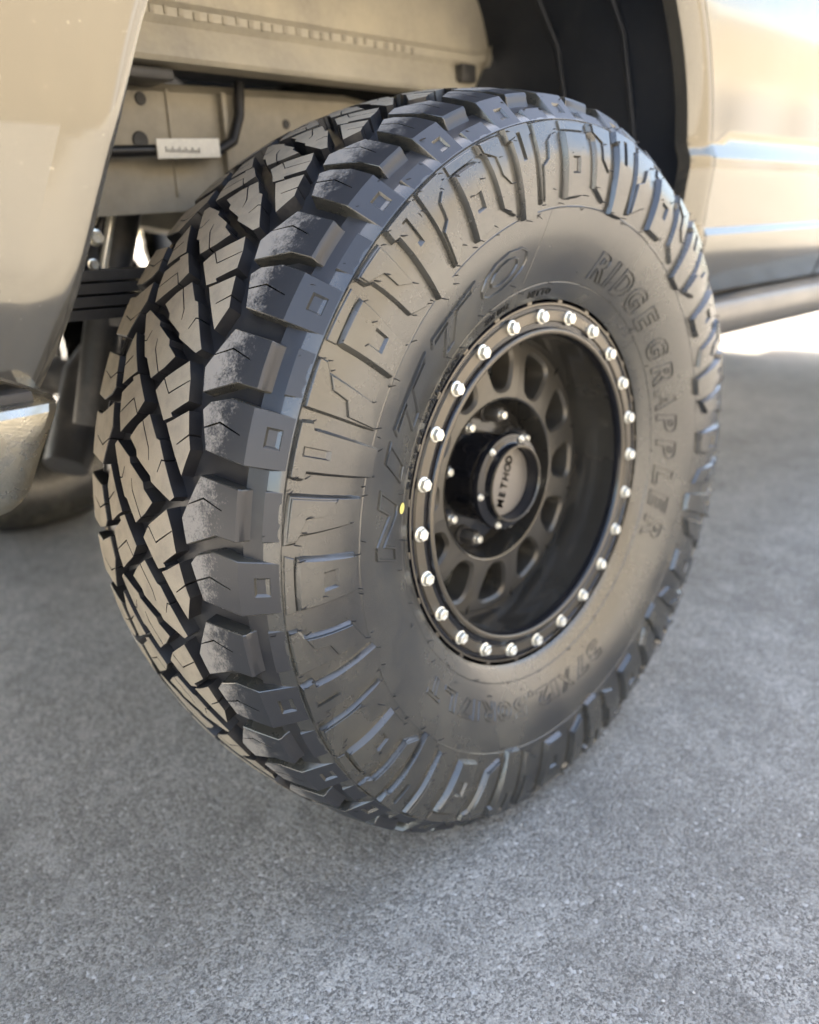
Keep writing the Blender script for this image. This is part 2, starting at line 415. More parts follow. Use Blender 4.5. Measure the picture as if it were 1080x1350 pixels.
# lug with a stepped, scooped outer face (between) and lug with flat face and shallow window (on the pitch line)
LUG_A = [(-.150, s_of_y(.038)), (-.118, S_KINK), (-.140, SE), (.205, SE), (.224, S_KINK), (.212, s_of_y(.015)), (.325, s_of_y(.0545)), (.153, s_of_y(.0612))]
LUG_B = [(-.127, s_of_y(.0405)), (-.180, s_of_y(.0164)), (-.155, S_KINK), (-.150, SE), (.225, SE), (.230, S_KINK), (.192, s_of_y(.036)), (-.061, s_of_y(.0495))]
SLIT_A = [[(.06, s_of_y(.054)), (-.01, s_of_y(.032)), (.04, s_of_y(.008))]]
SLIT_B = [[(.06, s_of_y(.0445)), (.00, s_of_y(.024)), (.05, s_of_y(-.002))]]
F = S_PART - S_KINK
SC0 = S_KINK - .003; SC1 = S_KINK + F * .54
def h_scoop(s):
    a = np.clip((s - SC0) / (SC1 - SC0), 0, 1)
    d = -.0100 * np.sin(a * PI * .62) * (a < 1)
    st = smooth01((s - SC1) / .0009)
    return np.where(s <= SC1, d, -.0100 * math.sin(PI * .62) * (1 - st))
CUT_A = [SC0, SC1, SC1 + .0009] + [SC0 + (SC1 - SC0) * t for t in (.14, .28, .42, .56, .7, .85)] + [s_of_y(.02)]
CUT_B = [S_KINK, s_of_y(.02), s_of_y(.0)]

# ---------------------------------------------- sidewall lugs (period of two pitches)
def ur(poly, k0): return [(u - k0, s_of_r(r)) for u, r in poly]
SW_BOX = ur([(5.835, .4205), (5.895, .3575), (6.226, .3555), (6.216, .4215)], 6)
SW_BOX_H = (-.045, .118, s_of_r(.3975), s_of_r(.380), .0030)
SW_BOX_RIM = ur([(5.80, .4330), (5.825, .4245), (6.238, .4245), (6.240, .4340)], 6)
SW_Z = ur([(5.375, .4325), (5.385, .3540), (5.604, .3670), (5.652, .4195), (5.705, .4245), (5.715, .4335)], 6)
SW_Z2 = ur([(5.392, .4310), (5.396, .386), (5.52, .3979), (5.531, .4152), (5.685, .4235), (5.695, .4325)], 6)
SW_T = ur([(4.868, .4335), (4.855, .4232), (4.903, .4216), (4.930, .3455), (5.192, .3455), (5.196, .4216), (5.250, .4233), (5.245, .4340)], 5)
SW_T_H = (.03, .10, s_of_r(.428), s_of_r(.401), .0030)
SW_ZIG = ur([(4.380, .4340), (4.386, .4261), (4.458, .4213), (4.526, .3677), (4.765, .3535), (4.750, .4335)], 5)
SW_ZIG2 = ur([(4.470, .4200), (4.535, .3690), (4.752, .3560), (4.729, .3913), (4.608, .3977), (4.572, .4138)], 5)
SWH = .0066
spew = []
CUT_SW = [s_of_r(r) for r in (.425, .415, .405, .395, .385, .375, .365)]
for k in range(N_PITCH):
    for poly, sl in centre_cells:
        block('tread_block', tyre, poly, k, slits=sl, cuts_s=[s_of_y2(y) for y in (.08, .105, .1375, .17, .195)], draft=.0012, bev=.0007)
    block('shoulder_lug', tyre, LUG_B, k, slits=SLIT_B, cuts_s=CUT_B, holes=[(-.045, .095, S_KINK + F * .36, S_KINK + F * .74, .0026)], draft=.0012, bev=.0007, mats=('shoulder', 'rubber'))
    block('shoulder_lug', tyre, LUG_A, k + .5, slits=SLIT_A, cuts_s=CUT_A, hfun=h_scoop, draft=.0012, bev=.0007, mats=('shoulder', 'rubber'))
    # inner shoulder of the far side: same lugs, point-mirrored
    mir = lambda P: [(-.14 - u, s) for u, s in P][::-1]
    block('shoulder_lug', tyre, mir(LUG_B), k, slits=[[(-.14 - u, s) for u, s in SLIT_B[0]]], cuts_s=CUT_B, mats=('tread_top', 'groove'), far=True)
    block('shoulder_lug', tyre, mir(LUG_A), k + .5, slits=[[(-.14 - u, s) for u, s in SLIT_A[0]]], cuts_s=CUT_A, hfun=h_scoop, mats=('tread_top', 'groove'), far=True)
    sm = ('rubber', 'rubber')
    if k % 2 == 0:
        block('sidewall_lug', tyre, SW_BOX, k, htop=SWH, bot=-.002, holes=[SW_BOX_H], cuts_s=CUT_SW, draft=.0045, bev=.0008, mats=sm)
        block('sidewall_lug', tyre, SW_BOX_RIM, k, htop=.0022, bot=-.002, cuts_s=[], draft=.001, bev=.0006, mats=sm)
        block('sidewall_lug', tyre, SW_Z, k, htop=.0048, bot=-.002, cuts_s=CUT_SW, draft=.0035, bev=.0008, mats=sm)
        block('sidewall_lug', tyre, SW_Z2, k, htop=.0068, bot=.001, cuts_s=CUT_SW, draft=.0006, bev=.0005, mats=sm)
        for P_, h_ in ((SW_BOX, SWH), (SW_Z, .0048)): spew += [(k + u, s, h_) for u, s in P_]
        spew += [(k - .07, s_of_r(.405), SWH), (k + .15, s_of_r(.40), SWH), (k - .48, s_of_r(.4152), .0068), (k - .60, s_of_r(.388), .0068)]
    else:
        block('sidewall_lug', tyre, SW_T, k, htop=SWH, bot=-.002, holes=[SW_T_H], cuts_s=CUT_SW + [s_of_r(.4216)], draft=.0040, bev=.0008, mats=sm)
        block('sidewall_lug', tyre, SW_ZIG, k, htop=.0040, bot=-.002, cuts_s=CUT_SW, draft=.0030, bev=.0008, mats=sm)
        block('sidewall_lug', tyre, SW_ZIG2, k, htop=.0068, bot=.001, cuts_s=CUT_SW, draft=.0010, bev=.0006, mats=sm)
        for P_, h_ in ((SW_T, SWH), (SW_ZIG, .0040)): spew += [(k + u, s, h_) for u, s in P_]
    spew += [(k - .10, S_KINK + F * .16, 0), (k + .18, S_KINK + F * .13, 0), (k + .5 - .09, S_KINK + F * .62, 0), (k + .5 + .16, S_KINK + F * .60, 0), (k + .3, s_of_r(.350), 0), (k - .2, s_of_r(.344), 0), (k + .05, s_of_r(.262), 0), (k + .4, s_of_r(.275), 0)]
    # comb of thin ridges in the shoulder groove below every flat lug
    v = []; f = []
    for j in range(14):
        s0 = s_of_y(.030) + j * .0022
        uu = .285 + .012 * j / 13
        q = np.concatenate([place([uu - .014, uu + .014, uu + .014, uu - .014], [s0, s0, s0 + .0010, s0 + .0010], hh) for hh in (-groove(np.full(4, s0)) - .001, -groove(np.full(4, s0)) + .0016)])
        o = len(v); v += list(q); f += [(o + 4, o + 5, o + 6, o + 7), (o, o + 1, o + 5, o + 4), (o + 1, o + 2, o + 6, o + 5), (o + 2, o + 3, o + 7, o + 6), (o + 3, o, o + 4, o + 7)]
    mesh_obj('stone_ejector', v, f, 'groove', tyre)
# vent hairs: thin rubber whiskers left by the mould
v = []; f = []
for (u, s, h) in spew:
    p = place([u + random.uniform(-.02, .02)], [s + random.uniform(-.002, .002)], [h - .0006])[0]; q = place([u], [s], [h + .01])[0]
    nrm = Vector(q - p).normalized()
    tdir = Vector((random.uniform(.3, 1), random.uniform(-.3, .3), random.uniform(-.25, .25))).normalized()
    ln_ = random.uniform(.0035, .0075)
    c0 = Vector(p); c1 = c0 + nrm * .0012 + tdir * ln_ * .35; c2 = c1 + tdir * ln_ * .65 + nrm * random.uniform(-.0004, .0014) + Vector((0, 0, random.uniform(-.001, .001)))
    for a, b, ra, rb_ in ((c0, c1, .0007, .00065), (c1, c2, .00065, .00045)):
        d = (b - a).normalized(); e1 = d.cross(Vector((.3, .2, .9))).normalized(); e2 = d.cross(e1); o = len(v)
        for c_, rr in ((a, ra), (b, rb_)):
            for j in range(4): v.append(c_ + (e1 * math.cos(PI / 2 * j) + e2 * math.sin(PI / 2 * j)) * rr)
        f += [(o + j, o + (j + 1) % 4, o + 4 + (j + 1) % 4, o + 4 + j) for j in range(4)] + [(o + 4, o + 5, o + 6, o + 7)]
tag(mesh_obj('vent_hair', v, f, 'hair', tyre), kind='stuff')

# ---------------------------------------------- raised lettering
_letters = {}
def letter(ch, outline, shear=0., bold=0., bevel=.02):
    key = (ch, outline, shear, bold, bevel)
    if key in _letters: return _letters[key]
    cu = bpy.data.curves.new('glyph', 'FONT'); cu.body = ch; cu.size = 1.0; cu.shear = shear; cu.offset = bold; cu.resolution_u = 3
    if outline: cu.fill_mode = 'NONE'; cu.bevel_depth = bevel; cu.bevel_resolution = 1
    else: cu.extrude = .04
    ob = bpy.data.objects.new('glyph', cu); C.objects.link(ob)
    bpy.context.view_layer.update(); dg = bpy.context.evaluated_depsgraph_get()
    me = bpy.data.meshes.new_from_object(ob.evaluated_get(dg))
    V = np.array([q.co[:] for q in me.vertices]); Fc = [tuple(p.vertices) for p in me.polygons]
    bpy.data.objects.remove(ob); bpy.data.curves.remove(cu); bpy.data.meshes.remove(me)
    _letters[key] = (V, Fc); return V, Fc
def th_to_u(deg): return float(np.interp(deg, _th, _u))
def arc_text(text, th0, th1, r_in, r_out, parent, name='raised_letter', outline=True, shear=.0, bold=0., bevel=.02, h=.0002, mat='rubber', squeeze=.86, hs=1.0):
    n = len(text); rm = (r_in + r_out) / 2
    widths = [(.30 if c in 'I1.' else .25 if c == ' ' else .62) for c in text]
    tot = sum(widths); acc = 0.
    for c, w_ in zip(text, widths):
        a0 = th0 + (th1 - th0) * acc / tot; a1 = th0 + (th1 - th0) * (acc + w_) / tot; acc += w_
        if c == ' ': continue
        V, Fc = letter(c, outline, shear, bold, bevel)
        x0, x1 = V[:, 0].min(), V[:, 0].max(); y0, y1 = V[:, 1].min(), V[:, 1].max()
        if c == '.': y0, y1 = 0, .7
        fx = (V[:, 0] - x0) / max(1e-6, x1 - x0); fy = (V[:, 1] - y0) / (y1 - y0)
        th = a0 + (a1 - a0) * (.5 + (fx - .5) * squeeze)
        r = r_in + (r_out - r_in) * fy
        u = np.interp(th, _th, _u); s = np.interp(-r, -ER[PART:], ES[PART:])
        zz = V[:, 2] * (r_out - r_in) * hs
        W = place(u, s, h + zz * 2.3)
        mesh_obj(name, W, Fc, mat, parent, 40)
arc_text('NITTO', 182.5, 101.5, .2790, .3185, tyre, shear=.22, bold=.035, bevel=.022, squeeze=.93)
arc_text('RIDGE GRAPPLER', 76, -29, .2700, .3060, tyre, shear=.25, bold=.03, bevel=.022)
arc_text('37X12.50R17LT', 295, 215, .2820, .3070, tyre, shear=0., bold=.03, bevel=.024)
arc_text('DOT 17SA H 11LNX1023', 166, 128.5, .2475, .2555, tyre, outline=False, bevel=.02, squeeze=.8, hs=1.5, mat='hair')
arc_text('SIDE WALL', 117, 106, .2475, .2545, tyre, outline=False, squeeze=.8, hs=1.5, mat='hair')
arc_text('NITTO', 98, 88, .2475, .2550, tyre, outline=False, squeeze=.8, hs=1.5, mat='hair')
# yellow balance dot
q = []; 
for j in range(20):
    a = 2 * PI * j / 20; q.append((th_to_u(170.0 + 1.35 * math.cos(a)), s_of_r(.2650 + .0062 * math.sin(a))))
W = place([p[0] for p in q], [p[1] for p in q], [.0007] * 20); mesh_obj('paint_dot', W, [tuple(range(20))], 'yellow', tyre)
# radial mould seam on the sidewall
ss_ = np.linspace(s_of_r(.344), s_of_r(.27), 24); v = []; f = []
for dth in (-.10, 0, .10): v += list(place([th_to_u(96 + dth)] * 24 if False else np.interp(np.linspace(95.7, 102, 24) + dth, _th, _u), ss_, [.0004 if dth == 0 else -.0002] * 24))
for i in range(23): f += [(i, i + 1, 24 + i + 1, 24 + i), (24 + i, 24 + i + 1, 48 + i + 1, 48 + i)]
mesh_obj('mould_seam', v, f, 'rubber', tyre, 40)

# ---------------------------------------------- wheel
wheel = revolve('alloy_wheel', [(.012, .236), (.004, .232), (.0, .2), (.006, .1985), (.020, .1975), (.034, .1945), (.045, .1905), (.066, .1885), (.072, .1900), (.078, .1905), (.080, .1885), (.080, .186)], 'wheel_black', truck, n=128)
revolve('barrel', [(.078, .192), (.10, .189), (.20, .192), (.27, .205), (.285, .235)], 'wheel_black', wheel, n=96)
ring = revolve('beadlock_ring', [(.006, .2385), (-.0035, .2385), (-.006, .2365), (-.006, .2340), (-.0035, .2325), (-.0035, .2285), (-.0060, .2270), (-.0065, .2150), (-.0040, .2135), (-.0040, .2075), (-.0085, .2060), (-.0100, .2035), (-.0100, .2005), (-.0080, .1985), (.004, .1978)], ('ring', 'gloss_black'), wheel, n=144, smooth=50, mi=[1, 1, 0, 1, 1, 0, 0, 0, 1, 1, 0, 0, 0, 1])
def ang_box(name, th_deg, r0, r1, w, y0, y1, mat, parent, bev=.0006):
    bm = bmesh.new(); box_bm(bm, r0, r1, y0, y1, -w / 2, w / 2, bev)
    mm = Matrix.Translation((0, 0, H)) @ Matrix.Rotation(-math.radians(th_deg), 4, 'Y'); bm.transform(mm)
    return bm_obj(name, bm, mat, parent)
def hex_bolt_mesh(r_head, h_head, r_wash, h_wash, name, mat, sides=6):
    bm = bmesh.new(); nseg = 20
    def ringv(r, y, nn, off=0.): return [bm.verts.new((r * math.cos(2 * PI * j / nn + off), y, r * math.sin(2 * PI * j / nn + off))) for j in range(nn)]
    a = ringv(r_wash, 0, nseg); b = ringv(r_wash, -h_wash * .7, nseg); c = ringv(r_wash * .9, -h_wash, nseg)
    for p, q in ((a, b), (b, c)):
        for j in range(nseg): bm.faces.new((p[j], p[(j + 1) % nseg], q[(j + 1) % nseg], q[j]))
    bm.faces.new(c)
    d = ringv(r_head, -h_wash + .0002, sides); e = ringv(r_head, -h_wash - h_head * .85, sides); g_ = ringv(r_head * .84, -h_wash - h_head, sides)
    for p, q in ((d, e), (e, g_)):
        for j in range(sides): bm.faces.new((p[j], p[(j + 1) % sides], q[(j + 1) % sides], q[j]))
    k1 = ringv(r_head * .55, -h_wash - h_head, sides); k2 = ringv(r_head * .45, -h_wash - h_head * .8, sides)
    for p, q in ((g_, k1), (k1, k2)):
        for j in range(sides): bm.faces.new((p[j], p[(j + 1) % sides], q[(j + 1) % sides], q[j]))
    bm.faces.new(k2)
    bmesh.ops.recalc_face_normals(bm, faces=bm.faces)
    me = bpy.data.meshes.new(name); bm.to_mesh(me); bm.free(); me.materials.append(M[mat])
    me.polygons.foreach_set('use_smooth', [True] * len(me.polygons)); me.set_sharp_from_angle(angle=math.radians(30))
    return me
bolt_me = hex_bolt_mesh(.0074, .0062, .0090, .0020, 'ring_bolt', 'zinc')
def put(me, name, r, th_deg, y, parent, roll=0.):
    o = link(name, me, parent); t = math.radians(th_deg)
    o.location = (r * math.cos(t), y, H + r * math.sin(t)); o.rotation_euler = (0, roll, 0); return o
for j in range(24):
    a = 107.78 - 3.0 - 15 * j
    put(bolt_me, 'ring_bolt', .2205, a, -.0062, wheel, random.uniform(0, 1))
    ang_box('ring_tab', a + 5.2, .2355, .2408, .0085, -.0055, .004, 'ring', wheel)
# spider with twelve windows
def f_spider(r): return .058 + .012 * np.clip((r - .112) / .078, 0, 1) ** 1.5
NH = 12
v = []; f = []
for j in range(NH):
    tc = math.radians(27 + 30 * j + 0.); half = math.radians(15); rc = .150; NR = 40
    def P3(r, t, dy): return (r * math.cos(t), float(f_spider(np.array(r))) + dy, H + r * math.sin(t))
    loops = [[], [], [], []]
    for q in range(NR):
        a = 2 * PI * q / NR; ca, sa = math.cos(a), math.sin(a)
        # hole: rounded trapezoid in local (radial, tangential) metres
        e = 3.2; hw = .0235 + .0065 * ca; hr = .0275
        rad = 1.0 / ((abs(ca) / hr) ** e + (abs(sa) / hw) ** e) ** (1 / e)
        for li, gr in ((1, 1.15), (2, 1.0)):
            x = rc + ca * rad * gr; yv = sa * rad * gr
            loops[li].append((math.hypot(x, yv), math.atan2(yv, x)))
        # sector boundary along the ray
        lo, hi = 0., .2
        for _ in range(24):
            mid = (lo + hi) / 2; x = rc + ca * mid; yv = sa * mid; rr = math.hypot(x, yv); tt = abs(math.atan2(yv, x))
            if .112 <= rr <= .1895 and tt <= half: lo = mid
            else: hi = mid
        x = rc + ca * lo; yv = sa * lo; loops[0].append((math.hypot(x, yv), math.atan2(yv, x)))
    base = len(v)
    for (r, t) in loops[0]: v.append(P3(r, tc + t, 0))
    for (r, t) in loops[1]: v.append(P3(r, tc + t, 0.0005))
    for (r, t) in loops[2]: v.append(P3(r, tc + t, .005))
    for (r, t) in loops[2]: v.append(P3(r, tc + t, .034))
    for q in range(NR):
        for li in range(3):
            f.append((base + li * NR + q, base + li * NR + (q + 1) % NR, base + (li + 1) * NR + (q + 1) % NR, base + (li + 1) * NR + q))
mesh_obj('spoke_disc', v, f, 'gunmetal', wheel, 32)
revolve('hub_recess', [(.060, .1135), (.0565, .1125), (.0575, .1105), (.064, .1095), (.098, .106), (.104, .100), (.104, .045)], 'wheel_black', wheel, n=96)
nut_me = hex_bolt_mesh(.0115, .022, .0140, .003, 'lug_nut', 'dark_steel'); stud_me = hex_bolt_mesh(.0055, .006, .0060, .002, 'stud_end', 'zinc', 12)
for j in range(8):
    put(nut_me, 'lug_nut', .087, 72 + 45 * j, .1035, wheel, .3 * j); put(stud_me, 'stud_end', .087, 72 + 45 * j, .0785, wheel)
cap = revolve('centre_cap', [(.104, .0620), (.060, .0610), (.052, .0665), (.046, .0668), (.0425, .0650), (.0415, .0560), (.040, .0535), (.033, .0525), (.0300, .0518), (.0298, .0495), (.0315, .0488), (.0490, .0482), (.0495, .0)], 'gloss_black', wheel, n=72)
revolve('cap_lip', [(.0310, .0524), (.0283, .0518), (.0281, .0500), (.0300, .0490)], 'ring', wheel, n=72)
revolve('badge', [(.0488, .0478), (.0475, .0468), (.0473, .0)], 'badge', wheel, n=64)
scr_me = hex_bolt_mesh(.0034, .003, .0048, .0012, 'cap_screw', 'zinc')
for j in range(6): put(scr_me, 'cap_screw', .0605, 66 + 60 * j, .0416, wheel)
# badge lettering, running up the disc
txt = 'METHOD'; pos_ = -.036
for c in txt:
    Vv, Fc = letter(c, False, .12, .02)
    sc = .0185; adv = .0142 if c == 'M' else .0116
    W = []
    ang = math.radians(72); dx, dz = math.cos(ang), math.sin(ang)
    for p in Vv:
        al = pos_ + p[0] * sc * .82; up = (p[1] - .35) * sc
        W.append((al * dx - up * dz - .004, .0470 - abs(p[2]) * .02, H + al * dz + up * dx))
    mesh_obj('badge_letter', W, Fc, 'badge_dark', wheel); pos_ += adv

# ---------------------------------------------- body
ARCH = [(-.569, .673), (-.548, .715), (-.518, .791), (-.484, .877), (-.442, .975), (-.385, 1.07), (-.29, 1.16), (-.15, 1.225), (.02, 1.245), (.19, 1.235), (.32, 1.19), (.41, 1.13), (.459, 1.06), (.490, .985), (.505, .905), (.505, .83), (.507, .765), (.516, .660)]
def catmull(P, n=5):
    P = [Vector(p) for p in P]; out = []
    for i in range(len(P) - 1):
        p0 = P[max(i - 1, 0)]; p1 = P[i]; p2 = P[i + 1]; p3 = P[min(i + 2, len(P) - 1)]
        for k in range(n):
            t = k / n; out.append(.5 * ((2 * p1) + (-p0 + p2) * t + (2 * p0 - 5 * p1 + 4 * p2 - p3) * t * t + (-p0 + 3 * p1 - 3 * p2 + p3) * t ** 3))
    return out + [P[-1]]
arch = catmull(ARCH, 4)
arch_np = np.array([p[:] for p in arch])
def side_y(x, z, fade):
    """outer skin of the body side; fade 0 behind the wheel, 1 ahead of it"""
    zk = np.array([.40, .66, .748, .760, .772, .868, .882, .900, 1.10, 1.30, 1.52])
    front = np.array([.19, .097, .0640, .0625, .0680, .0560, .0560, .0635, .0610, .0640, .0850])
    rear = np.array([.19, .102, .0705, .0680, .0660, .0575, .0560, .0558, .0560, .0620, .0850])
    return np.interp(z, zk, front) * fade + np.interp(z, zk, rear) * (1 - fade)
def offset_curve(P, d):
    out = []
    for i, p in enumerate(P):
        t = (P[min(i + 1, len(P) - 1)] - P[max(i - 1, 0)]).normalized(); out.append(Vector((p.x - t.y * d, p.y + t.x * d)))
    return out
LIP = [0., .003, .008, .016, .026, .036, .046]
def lip_y(d, x):
    wdt, amp = (.046, .020) if x > 0 else (.014, .004)
    return amp * (1 - d / wdt) ** 2 if d < wdt else 0.
def body_panel(name, poly, parent, use_arch=True, mirror=False, inner=.03):
    bm = bmesh.new(); vs_ = [bm.verts.new((p[0], 0, p[1])) for p in poly]; bm.faces.new(vs_)
    xs = [p[0] for p in poly]
    for c in np.arange(min(xs) + .05, max(xs), .06):
        bmesh.ops.bisect_plane(bm, geom=bm.verts[:] + bm.edges[:] + bm.faces[:], dist=1e-6, plane_co=(c, 0, 0), plane_no=(1, 0, 0))
    for c in (.70, .748, .754, .760, .766, .772, .79, .82, .85, .868, .875, .882, .891, .900, .93, .97, 1.02, 1.07, 1.1, 1.2, 1.3, 1.42):
        bmesh.ops.bisect_plane(bm, geom=bm.verts[:] + bm.edges[:] + bm.faces[:], dist=1e-6, plane_co=(0, 0, c), plane_no=(0, 0, 1))
    for v in bm.verts:
        x, z = v.co.x, v.co.z; v.co.y = float(side_y(x, z, float(smooth01((x + .2) / .4))))
    bnd = [e for e in bm.edges if e.is_boundary]
    r = bmesh.ops.extrude_edge_only(bm, edges=bnd)
    for e in r['geom']:
        if isinstance(e, bmesh.types.BMVert): e.co.y += inner
    if use_arch:                                   # rolled lip along the wheel arch
        loops = []
        for d in LIP:
            row = []
            for p in offset_curve(arch, d):
                row.append(bm.verts.new((p.x, float(side_y(p.x, p.y, float(smooth01((p.x + .2) / .4)))) + lip_y(d, p.x) + (-.0002 if d < .04 else .0007), p.y)))
            loops.append(row)
        back = [bm.verts.new((v.co.x, v.co.y + .022, v.co.z)) for v in loops[0]]
        loops.insert(0, back)
        for A, B_ in zip(loops[:-1], loops[1:]):
            for i in range(len(A) - 1): bm.faces.new((A[i], A[i + 1], B_[i + 1], B_[i]))
    if mirror:
        for v in bm.verts: v.co.y = 2.04 - v.co.y
    return bm_obj(name, bm, 'paint', parent, 28)
arch = catmull(ARCH, 8)
_oc = [p[:] for p in offset_curve(arch, LIP[-1] - .001)]
bed_poly = [(-1.24, .676), (_oc[0][0], .676)] + [p for p in _oc if p[1] > .680] + [(_oc[-1][0], .660)] + [(1.13, .660), (1.13, 1.50), (-1.24, 1.50)]
bed = body_panel('bed_side', bed_poly, truck)
# bed-side of the other side, tailgate, floor and headboard
_keep = arch
arch = catmull([(x, z - .10 * max(0., min(1., (z - .70) / .3))) for x, z in ARCH], 8)  # unseen far arch lowered to block sun leaking over the far tyre
_oc = [p[:] for p in offset_curve(arch, LIP[-1] - .001)]
body_panel('bed_side', [(-1.24, .676), (_oc[0][0], .676)] + [p for p in _oc if p[1] > .680] + [(_oc[-1][0], .660), (1.13, .660), (1.13, 1.50), (-1.24, 1.50)], truck, mirror=True)
arch = _keep
box('tailgate', -1.26, -1.20, .10, 1.94, .78, 1.49, 'paint', truck, .01)
box('bed_floor', -1.20, 1.12, .088, 1.952, 1.262, 1.29, 'liner', truck, .004)
box('headboard', 1.08, 1.124, .10, 1.94, .80, 1.50, 'paint', truck, .006)
# cab: doors, pillars, roof and front end
cab = body_panel('cab_side', [(1.142, .660), (3.20, .660), (3.20, 1.36), (1.142, 1.42)], truck, use_arch=False)
body_panel('cab_side', [(1.142, .660), (3.20, .660), (3.20, 1.36), (1.142, 1.42)], truck, use_arch=False, mirror=True)
def loft(name, secs, mat, parent):
    """secs: list of closed loops with equal counts"""
    n = len(secs[0]); v = [p for s in secs for p in s]; f = []
    for i in range(len(secs) - 1):
        for j in range(n): f.append((i * n + j, i * n + (j + 1) % n, (i + 1) * n + (j + 1) % n, (i + 1) * n + j))
    f.append(tuple(range(n))); f.append(tuple(range((len(secs) - 1) * n, len(secs) * n))[::-1])
    return mesh_obj(name, v, f, mat, parent, 30)
gh = [[(1.16, y, 1.42), (3.15, y, 1.38), (2.45, y + dy, 1.90), (2.2, y + dy, 1.95), (1.35, y + dy, 1.95), (1.24, y + dy, 1.86)] for y, dy in ((.10, .17), (1.94, -.17))]
loft('greenhouse', gh, 'glass', truck)
loft('roof', [[(1.20, y, 1.86), (1.32, y, 1.975), (2.25, y, 1.975), (2.52, y, 1.885), (2.2, y, 1.94), (1.4, y, 1.94)] for y in (.26, 1.78)], 'paint', truck)
for ys in ((.105, .27), (1.935, 1.77)):
    for xb, xt in ((1.17, 1.28), (1.95, 1.95), (3.1, 2.42)):
        tube('pillar', [(xb, ys[0] - .004 if ys[0] < 1 else ys[0] + .004, 1.40), (xt, ys[1] - .01 if ys[0] < 1 else ys[1] + .01, 1.93)], .035, 'paint', truck)
fe = [[(3.22, y0, .62), (4.55, y0 + .06, .62), (4.62, y0 + .07, 1.05), (4.50, y0 + .07, 1.18), (3.22, y0, 1.38)] for y0 in (.075,)] + [[(3.22, y0, .62), (4.55, y0 - .06, .62), (4.62, y0 - .07, 1.05), (4.50, y0 - .07, 1.18), (3.22, y0, 1.38)] for y0 in (1.965,)]
loft('front_end', fe, 'paint', truck)
for y0, y1 in ((.16, .42), (1.62, 1.88)): box('headlight', 4.56, 4.635, y0, y1, .92, 1.08, 'glass', truck, .01)
for y0, y1 in ((.070, .20), (1.84, 1.97)): box('tail_lamp', -1.275, -1.20, y0, y1, 1.05, 1.42, 'lamp_red', truck, .008)
# step bar under the cab
sb = [(.50, .112, .618), (.62, .098, .626), (.80, .075, .632), (1.2, .060, .634), (2.6, .060, .634), (3.0, .09, .63)]
v = []; f = []
for (x, y, z) in sb:
    for dy, dz in ((.0, .020), (-.030, .016), (-.038, 0), (-.030, -.034), (.0, -.052), (.07, -.05), (.075, .018)): v.append((x, y + dy, z + dz))
for i in range(len(sb) - 1):
    for j in range(7): f.append((i * 7 + j, i * 7 + (j + 1) % 7, (i + 1) * 7 + (j + 1) % 7, (i + 1) * 7 + j))
f += [tuple(range(7)), tuple(range(35, 42))[::-1]]
mesh_obj('step_bar', v, f, 'step', truck, 50)
box('rocker_trim', .53, 3.1, .125, .16, .60, .675, 'black', truck, .006)
# rear bumper: pitted chrome end cap wrapping round the corner
def bumper_sec(x, y, top, bot, tuck, shear=0.):
    P = [(y + .02, top), (y + .004, top - .004), (y, top - .010), (y + .0015, top - .030), (y + .002 + tuck * .4, (top + bot) / 2), (y + tuck, bot + .012), (y + tuck + .010, bot), (y + .14, bot), (y + .14, top)]
    return [(x + shear * (z - bot) / (top - bot), yy_, z) for yy_, z in P]
secs = [bumper_sec(-.603, .080, .668, .592, .002, .042), bumper_sec(-.607, .069, .670, .584, .006, .042), bumper_sec(-.617, .060, .671, .579, .014, .042), bumper_sec(-.632, .057, .671, .576, .018, .036), bumper_sec(-.82, .054, .671, .570, .022), bumper_sec(-1.20, .060, .670, .57, .02), bumper_sec(-1.32, .16, .665, .57, .02)]
loft('rear_bumper', secs, 'chrome', truck)
secs = [[(-1.30, y, .67), (-1.36, y, .66), (-1.37, y, .56), (-1.30, y, .50), (-1.22, y, .52), (-1.22, y, .67)] for y in (.12, 1.92)]
loft('bumper_beam', secs, 'chrome', truck)
box('bumper_seam', -1.15, -.585, .072, .13, .6655, .678, 'black', truck, .002)

# ---------------------------------------------- wheel house and chassis
# black plastic liner round the front half of the arch
def shell(name, prof, y0, y1, mat, parent, ny=5, wob=.004):
    v = []; f = []; n = len(prof)
    for j in range(ny):
        y = y0 + (y1 - y0) * j / (ny - 1)
        for i, (x, z) in enumerate(prof): v.append((x, y, z))
    for j in range(ny - 1):
        for i in range(n - 1): f.append((j * n + i, j * n + i + 1, (j + 1) * n + i + 1, (j + 1) * n + i))
    return mesh_obj(name, v, f, mat, parent, 40)
lp = catmull([(.535, .50), (.545, .70), (.535, .92), (.49, 1.08), (.40, 1.18), (.27, 1.245), (.08, 1.262), (-.12, 1.25), (-.28, 1.18), (-.40, 1.07), (-.47, .95)], 4)
shell('wheel_liner', [p[:] for p in lp], .084, .60, 'liner', truck)
shell('wheel_liner', [p[:] for p in lp], 1.46, 1.956, 'liner', truck)  # unseen far-side shell, added to stop sun leaking through that arch
for x0, z0, x1, z1 in ((.538, .93, .43, 1.15),):
    tube('liner_rib', [(.541, .20, .52), (.548, .20, .72), (.538, .20, .92), (.49, .20, 1.078), (.40, .20, 1.178)], .0045, 'liner', truck)
    tube('liner_rib', [(.541, .33, .52), (.548, .33, .72), (.538, .33, .92), (.49, .33, 1.078), (.40, .33, 1.178)], .0045, 'liner', truck)
